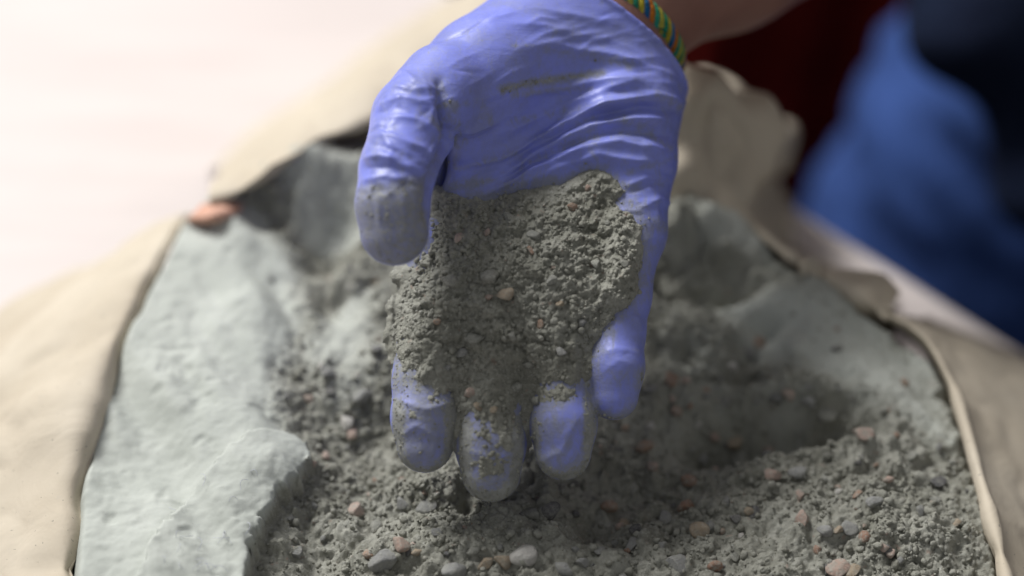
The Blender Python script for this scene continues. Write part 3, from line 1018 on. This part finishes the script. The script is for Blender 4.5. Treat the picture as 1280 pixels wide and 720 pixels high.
u = np.linspace(0, 1, 50); w = np.linspace(0, 1, 40)  # added sheet: darkens the right of the thigh in place of shade
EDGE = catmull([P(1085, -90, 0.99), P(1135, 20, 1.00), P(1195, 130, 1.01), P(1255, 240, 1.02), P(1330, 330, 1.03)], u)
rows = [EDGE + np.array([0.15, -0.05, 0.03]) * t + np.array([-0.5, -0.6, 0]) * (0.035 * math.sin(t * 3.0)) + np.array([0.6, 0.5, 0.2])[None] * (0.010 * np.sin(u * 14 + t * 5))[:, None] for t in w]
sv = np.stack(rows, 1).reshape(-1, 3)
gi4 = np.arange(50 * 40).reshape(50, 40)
shade_sheet = mesh_obj('thigh_shade', sv, np.stack([gi4[:-1, :-1], gi4[1:, :-1], gi4[1:, 1:], gi4[:-1, 1:]], -1).reshape(-1, 4), M_SHADE, person)
shade_sheet['label'] = 'dark navy sheet added as shade over the jeans'
shade_sheet.modifiers.new('thickness', 'SOLIDIFY').thickness = 0.004

# bracelet: twisted cords round the wrist
e1v = np.cross(AX, [0, 0, 1.0]); e1v /= np.linalg.norm(e1v)
if e1v[0] < 0: e1v = -e1v
e2v = np.cross(e1v, AX); e2v /= np.linalg.norm(e2v)
if e2v[2] < 0: e2v = -e2v
bc = H(752, 36, -47) + AX * 1.0
CORDS = [((0.04, 0.30, 0.16), 'green'), ((0.62, 0.50, 0.05), 'yellow'), ((0.03, 0.16, 0.34), 'blue'), ((0.62, 0.20, 0.03), 'orange'), ((0.05, 0.36, 0.22), 'green'), ((0.55, 0.50, 0.08), 'yellow')]
bracelet = empty('bracelet', hand_to_world(bc[None])[0]); bracelet.parent = person
bracelet.location = Vector(hand_to_world(bc[None])[0]) - person.matrix_basis.translation
bracelet['label'] = 'braided cord bracelet in green, yellow, orange and blue'
th = np.linspace(0, 2 * math.pi, 260, endpoint=False)
for k, (c, nm) in enumerate(CORDS):
    ph = k * 2 * math.pi / 6
    tw = th * 13 + ph
    ro = 2.0
    rad1 = 26.0 + ro * 0.8 * np.cos(tw); rad2 = 23.0 + ro * 0.8 * np.cos(tw)
    pts = bc + (rad1 * np.cos(th))[:, None] * e1v + (rad2 * np.sin(th))[:, None] * e2v + (2.2 * np.sin(tw))[:, None] * AX
    v, f = tube(hand_to_world(pts), 0.00125, 7, True)
    o = mesh_obj('cord', v, f, mat_cloth('cord_' + nm + str(k), tuple(x * 0.45 for x in c), tuple(x * 0.85 for x in c), 400), None)
    o.parent = bracelet; o.location = -Vector(hand_to_world(bc[None])[0])
    o['label'] = nm + ' cord'

# ------------------------------------------------------------------ handful of mix lying in the palm
gs = 0.36
ax_x = np.arange(H(478, 0, 0)[0], H(850, 0, 0)[0], gs); ax_y = np.arange(H(0, 625, 0)[1], H(0, 190, 0)[1], gs)
XX, YY = np.meshgrid(ax_x, ax_y, indexing='ij')
# front of the glove seen along the palm's normal
ins = glove_f < 0
zc = G[0, 0, :, 2]
topi = ins.shape[2] - 1 - np.argmax(ins[:, :, ::-1], axis=2)
zt = np.where(ins.any(axis=2), zc[np.clip(topi, 0, len(zc) - 1)], np.nan)
thumb_g = hand_field
ix = np.clip(((XX - lo[0]) / h).round().astype(int), 0, zt.shape[0] - 1); iy = np.clip(((YY - lo[1]) / h).round().astype(int), 0, zt.shape[1] - 1)
Zh = zt[ix, iy]
ppx = 640 + XX / MM; ppy = 360 - YY / MM
# under the thumb use the palm level, in gaps between fingers a lower level
tz = (ppx < 552) & (ppy < 336) & (Zh > 2)
Zh = np.where(tz, -5.0, Zh)
Zh = np.where(np.isnan(Zh), 1.5 - 6.0 * smooth(470, 520, ppy) - 7.0 * smooth(700, 760, ppx), Zh)
Zh = np.maximum(Zh, -30)


def blur(a, s):
    n = int(3 * s); k = np.exp(-0.5 * (np.arange(-n, n + 1) / s) ** 2); k /= k.sum()
    for axis in (0, 1):
        p = np.pad(a, [(n, n) if i == axis else (0, 0) for i in (0, 1)], mode='edge')
        a = sum(k[i] * np.take(p, range(i, i + a.shape[axis]), axis=axis) for i in range(2 * n + 1))
    return a


Zb = blur(Zh, 11.0)
Zf = blur(Zh, 2.5)
low = np.maximum(smooth(440, 515, ppy), smooth(565, 540, ppx) * smooth(330, 390, ppy))
Zbase = Zb * (1 - low) + np.maximum(Zf, Zb - 1) * low
PP = np.stack([XX.ravel(), YY.ravel(), 0 * XX.ravel()], -1)
nz = lambda sc, o, g, s: fbm(PP, sc, o, g, s).reshape(XX.shape)
wobx = 14 * nz(0.12, 4, 0.6, 401); woby = 12 * nz(0.12, 4, 0.6, 431)
sd = poly_sd(ppx + wobx, ppy + woby, PILE) * MM
cap = 9.5 - 7.4 * smooth(370, 490, ppy) + 2.0 * np.exp(-(((ppx - 650) / 90) ** 2 + ((ppy - 330) / 80) ** 2))
cap *= 0.45 + 0.55 * smooth(505, 575, ppx)
cap *= 1 - 0.45 * np.exp(-(((ppx - 760) / 70) ** 2 + ((ppy - 240) / 45) ** 2))
thick = np.where(sd > 0, cap * (1 - np.exp(-np.maximum(sd, 0) / 7.0)), sd * 1.2)
amp = smooth(-1, 4, sd) * (0.45 + 0.55 * smooth(1, 6, cap))
thick += amp * (1.6 * nz(0.07, 3, 0.5, 461) + 2.1 * (np.abs(nz(0.16, 4, 0.55, 471)) * 2 - 0.4) + 1.1 * nz(0.42, 3, 0.6, 481) + 0.8 * nz(1.2, 2, 0.7, 491))
ridge_band = np.exp(-((sd - 2.2) / 2.0) ** 2) * smooth(300, 220, ppy)
thick -= 1.4 * smooth(430, 520, ppy) * (0.35 + nz(0.22, 3, 0.6, 499))
Zp = Zbase + thick
keepv = (sd > -3.0)
gi3 = -np.ones(XX.shape, int)
cell = keepv[:-1, :-1] & keepv[1:, :-1] & keepv[1:, 1:] & keepv[:-1, 1:]
used = np.zeros(XX.shape, bool)
for a in (0, 1):
    for b in (0, 1):
        used[a:XX.shape[0] - 1 + a, b:XX.shape[1] - 1 + b] |= cell
gi3[used] = np.arange(used.sum())
pq = np.stack([gi3[:-1, :-1][cell], gi3[1:, :-1][cell], gi3[1:, 1:][cell], gi3[:-1, 1:][cell]], -1)
plv = np.stack([XX[used], YY[used], Zp[used]], -1)
handful = mesh_obj('mix_handful', hand_to_world(plv), pq, M_MIX, None, {'smooth': np.zeros(len(plv))}, origin=hand_to_world(H(650, 360, -8)[None])[0])
tag(handful, 'handful of grey cement mix lying in the blue gloved palm', 'cement mix')


def pile_pt(px, py):
    x, y = (px - 640) * MM, (360 - py) * MM
    i = int(np.clip((x - ax_x[0]) / gs, 0, len(ax_x) - 1)); j = int(np.clip((y - ax_y[0]) / gs, 0, len(ax_y) - 1))
    z = float(Zp[i, j])
    f = (FOCUS - z * 0.001) / FOCUS
    i = int(np.clip((x * f - ax_x[0]) / gs, 0, len(ax_x) - 1)); j = int(np.clip((y * f - ax_y[0]) / gs, 0, len(ax_y) - 1))
    z = float(Zp[i, j])
    return np.array([x * f, y * f, z])


for (px, py, r, kind) in [(630, 367, 14, 'tan'), (612, 345, 14, 'dusty'), (594, 425, 15, 'dusty'), (587, 492, 10, 'pink'), (576, 442, 9, 'grey'), (695, 508, 9, 'tan'), (575, 297, 9, 'pink'),
                          (562, 350, 12, 'dusty'), (645, 484, 11, 'dusty'), (670, 500, 10, 'dusty'), (726, 405, 9, 'grey'), (612, 372, 7, 'pink'), (664, 313, 7, 'rust'), (546, 402, 6, 'rust'), (715, 258, 8, 'rust'),
                          (667, 295, 10, 'dusty'), (636, 272, 9, 'dusty'), (598, 508, 8, 'tan'), (617, 512, 6, 'tan'), (702, 440, 8, 'grey'), (690, 350, 9, 'dusty'), (745, 330, 8, 'dusty'), (676, 405, 7, 'rust'),
                          (560, 460, 7, 'grey'), (608, 290, 6, 'pink'), (760, 280, 7, 'dusty'), (735, 235, 6, 'pink'), (640, 420, 8, 'dusty'), (660, 455, 9, 'dusty'), (700, 380, 6, 'tan'), (780, 330, 7, 'dusty')]:
    p = pile_pt(px, py)
    rr = r * MM * 0.001
    stone('pebble', handful, hand_to_world(p[None])[0] - FWD * rr * 0.12, rr, kind)

# loose crumbs on the handful and on the dusty fingers
n1 = 5000
ok = np.argwhere(sd > 0.3)
pick = ok[rng.integers(0, len(ok), n1)]
cpts = np.stack([XX[pick[:, 0], pick[:, 1]], YY[pick[:, 0], pick[:, 1]], Zp[pick[:, 0], pick[:, 1]]], -1)
cr = 0.13 + 0.8 * rng.random(n1) ** 7 + 0.22 * rng.random(n1)
cpts[:, 2] -= cr * 0.2
dn = np.where(dust > 0.5)[0]
dn = dn[(front[dn] > 0.3)]
wgt = (dust[dn] - 0.35) ** 2
d2 = rng.choice(dn, 2200, p=wgt / wgt.sum())
cp2 = gv2[d2]; cr2 = 0.10 + 0.40 * rng.random(2200) ** 4
crumbs('crumbs', hand_to_world(np.concatenate([cpts, cp2])), np.concatenate([cr, cr2]) * 0.001, handful)

# ------------------------------------------------------------------ paper sack
sack = empty('paper_sack', (0, 0.08, TZ))
tag(sack, 'cream paper sack torn open along the top and lying on the table', 'sack')


def patch(name, rows, nu=120, nv=70, wr=0.0025, seed=0, label=None, fine=30):
    """paper sheet through rows of (pixel x, pixel y, height) control points"""
    C = np.array([[PZ(*p) for p in r] for r in rows])
    S = catmull(C, np.linspace(0, 1, nu))                        # nu, cols, 3
    S = catmull(np.swapaxes(S, 0, 1), np.linspace(0, 1, nv))     # nv, nu, 3
    V = S.reshape(-1, 3)
    g = np.arange(nu * nv).reshape(nv, nu)
    F = np.stack([g[:-1, :-1], g[1:, :-1], g[1:, 1:], g[:-1, 1:]], -1).reshape(-1, 4)
    n = vnormals(V, F)
    cre = (1 - np.abs(fbm(V, fine, 3, 0.5, 500 + seed)) * 2.2)
    V = V + n * (wr * (cre - 0.5) + 0.5 * wr * fbm(V, fine * 0.4, 2, 0.5, 520 + seed))[:, None]
    o = mesh_obj(name, V, F, M_PAPER, sack)
    s = o.modifiers.new('thickness', 'SOLIDIFY'); s.thickness = 0.0007; s.offset = 0
    if label: o['label'] = label
    return o


# left side: inner wall, rolled lip, then down to the table
patch('side_flap', [
    [(78, 800, -0.030), (90, 803, -0.001), (92, 800, 0.004), (62, 792, 0.007), (-40, 800, -0.009), (-170, 830, -0.078)],
    [(82, 638, -0.030), (94, 641, -0.001), (96, 638, 0.004), (68, 630, 0.007), (-30, 640, -0.009), (-160, 680, -0.078)],
    [(97, 553, -0.030), (109, 556, 0.001), (111, 553, 0.006), (84, 542, 0.010), (-20, 560, -0.006), (-150, 610, -0.078)],
    [(127, 463, -0.030), (139, 466, 0.001), (141, 463, 0.006), (114, 450, 0.011), (0, 480, -0.006), (-130, 540, -0.078)],
    [(167, 376, -0.030), (179, 379, 0.001), (181, 376, 0.006), (154, 362, 0.009), (40, 412, -0.008), (-100, 480, -0.078)],
    [(209, 290, -0.030), (221, 293, -0.003), (223, 290, 0.002), (200, 284, 0.001), (90, 350, -0.019), (-60, 430, -0.078)],
    [(228, 270, -0.030), (240, 273, -0.021), (242, 270, -0.016), (225, 272, -0.017), (130, 330, -0.039), (-20, 405, -0.079)],
], seed=1, wr=0.0034, label='pale left side of the sack with a curled lip', fine=24)

# far side: turned-down collar
patch('back_flap', [
    [(285, 292, -0.030), (272, 262, 0.003), (262, 250, 0.016), (268, 222, 0.009), (276, 206, -0.013), (262, 215, -0.078)],
    [(330, 262, -0.030), (322, 226, 0.013), (315, 230, 0.020), (312, 198, 0.013), (308, 184, -0.007), (285, 195, -0.078)],
    [(400, 222, -0.030), (396, 182, 0.013), (386, 184, 0.024), (375, 145, 0.019), (365, 138, -0.001), (325, 165, -0.078)],
    [(470, 205, -0.030), (466, 150, 0.013), (456, 150, 0.024), (440, 95, 0.019), (432, 88, -0.001), (380, 125, -0.078)],
    [(560, 195, -0.030), (550, 110, 0.013), (545, 108, 0.024), (520, 42, 0.019), (512, 34, -0.001), (450, 75, -0.078)],
    [(680, 190, -0.030), (650, 80, 0.013), (640, 76, 0.024), (605, -8, 0.019), (598, -16, -0.001), (540, 20, -0.078)],
    [(760, 215, -0.030), (740, 100, 0.013), (735, 80, 0.024), (720, 10, 0.019), (716, 0, -0.001), (680, 10, -0.078)],
], seed=2, wr=0.003, label='pale collar of paper folded back at the far side', fine=22)

# far right corner: crumpled lobe
patch('corner_fold', [
    [(770, 290, -0.030), (775, 230, 0.012), (780, 160, 0.030), (800, 100, 0.044), (800, 90, 0.02), (790, 110, -0.078)],
    [(845, 300, -0.030), (848, 265, 0.008), (860, 180, 0.030), (872, 104, 0.046), (880, 96, 0.02), (860, 110, -0.078)],
    [(900, 306, -0.030), (902, 276, 0.006), (918, 200, 0.024), (932, 130, 0.036), (938, 124, 0.01), (920, 130, -0.078)],
    [(930, 312, -0.030), (930, 284, 0.004), (948, 226, 0.016), (974, 178, 0.022), (984, 182, 0.00), (975, 190, -0.078)],
    [(955, 326, -0.030), (948, 294, 0.002), (940, 270, 0.006), (946, 248, 0.004), (950, 244, -0.02), (955, 250, -0.078)],
    [(1000, 350, -0.030), (992, 326, 0.000), (985, 318, 0.004), (980, 310, 0.000), (975, 306, -0.03), (985, 310, -0.078)],
    [(1060, 384, -0.030), (1052, 362, -0.002), (1046, 354, 0.002), (1046, 350, -0.006), (1044, 348, -0.03), (1050, 345, -0.078)],
    [(1120, 412, -0.030), (1114, 398, -0.004), (1110, 392, 0.002), (1112, 388, -0.006), (1114, 386, -0.03), (1120, 384, -0.078)],
], seed=3, wr=0.009, label='crumpled tan corner of paper behind the hand', fine=26, nu=160)

# right side: rim rolled over, then the outer face
patch('rolled_flap', [
    [(1104, 400, -0.030), (1102, 397, -0.006), (1104, 394, 0.000), (1113, 392, 0.0015), (1124, 393, -0.005), (1150, 398, -0.030), (1200, 410, -0.078)],
    [(1134, 417, -0.030), (1132, 414, -0.006), (1134, 411, 0.000), (1143, 409, 0.0015), (1154, 410, -0.005), (1200, 420, -0.028), (1270, 440, -0.078)],
    [(1161, 443, -0.030), (1159, 440, -0.006), (1161, 437, 0.000), (1170, 435, 0.0015), (1181, 436, -0.005), (1245, 446, -0.028), (1340, 470, -0.078)],
    [(1188, 496, -0.030), (1186, 493, -0.006), (1188, 490, 0.000), (1197, 488, 0.0015), (1208, 489, -0.005), (1290, 490, -0.028), (1400, 510, -0.078)],
    [(1210, 568, -0.030), (1208, 565, -0.006), (1210, 562, 0.000), (1219, 560, 0.0015), (1230, 561, -0.005), (1320, 570, -0.030), (1430, 600, -0.078)],
    [(1232, 646, -0.030), (1230, 643, -0.006), (1232, 640, 0.000), (1241, 638, 0.0015), (1252, 639, -0.005), (1340, 660, -0.030), (1450, 700, -0.078)],
    [(1255, 736, -0.030), (1253, 733, -0.006), (1255, 730, 0.000), (1264, 728, 0.0015), (1275, 729, -0.005), (1360, 760, -0.030), (1470, 800, -0.078)],
    [(1274, 836, -0.030), (1272, 833, -0.006), (1274, 830, 0.000), (1283, 828, 0.0015), (1294, 829, -0.005), (1380, 860, -0.030), (1490, 900, -0.078)],
], seed=4, wr=0.0016, label='right side of the sack with a bright rolled rim', fine=30, nv=100)

# underside of the sack, hidden below the mix
v, f = box_pts(PZ(150, 900, -0.05)[:2], PZ(1240, 900, -0.05)[:2], PZ(1060, 330, -0.05)[:2], PZ(300, 250, -0.05)[:2], TZ + 0.001, -0.055)
mesh_obj('sack_base', v, f, M_PAPER, sack, shade=False)

# scrap of orange print at the torn corner
o = patch('printed_scrap', [
    [(228, 300, -0.020), (230, 284, 0.000), (236, 272, 0.012), (252, 254, 0.010)],
    [(256, 300, -0.020), (258, 286, 0.003), (264, 272, 0.016), (278, 252, 0.014)],
    [(298, 290, -0.020), (300, 278, 0.004), (300, 266, 0.012), (306, 252, 0.012)]], 24, 24, 0.002, 6, 'torn orange red printed scrap of the sack')
o.data.materials[0] = M_TAPE
print('tris', sum(len(o.data.polygons) * 2 for o in scene.objects if o.type == 'MESH' and o.data.users == 1))
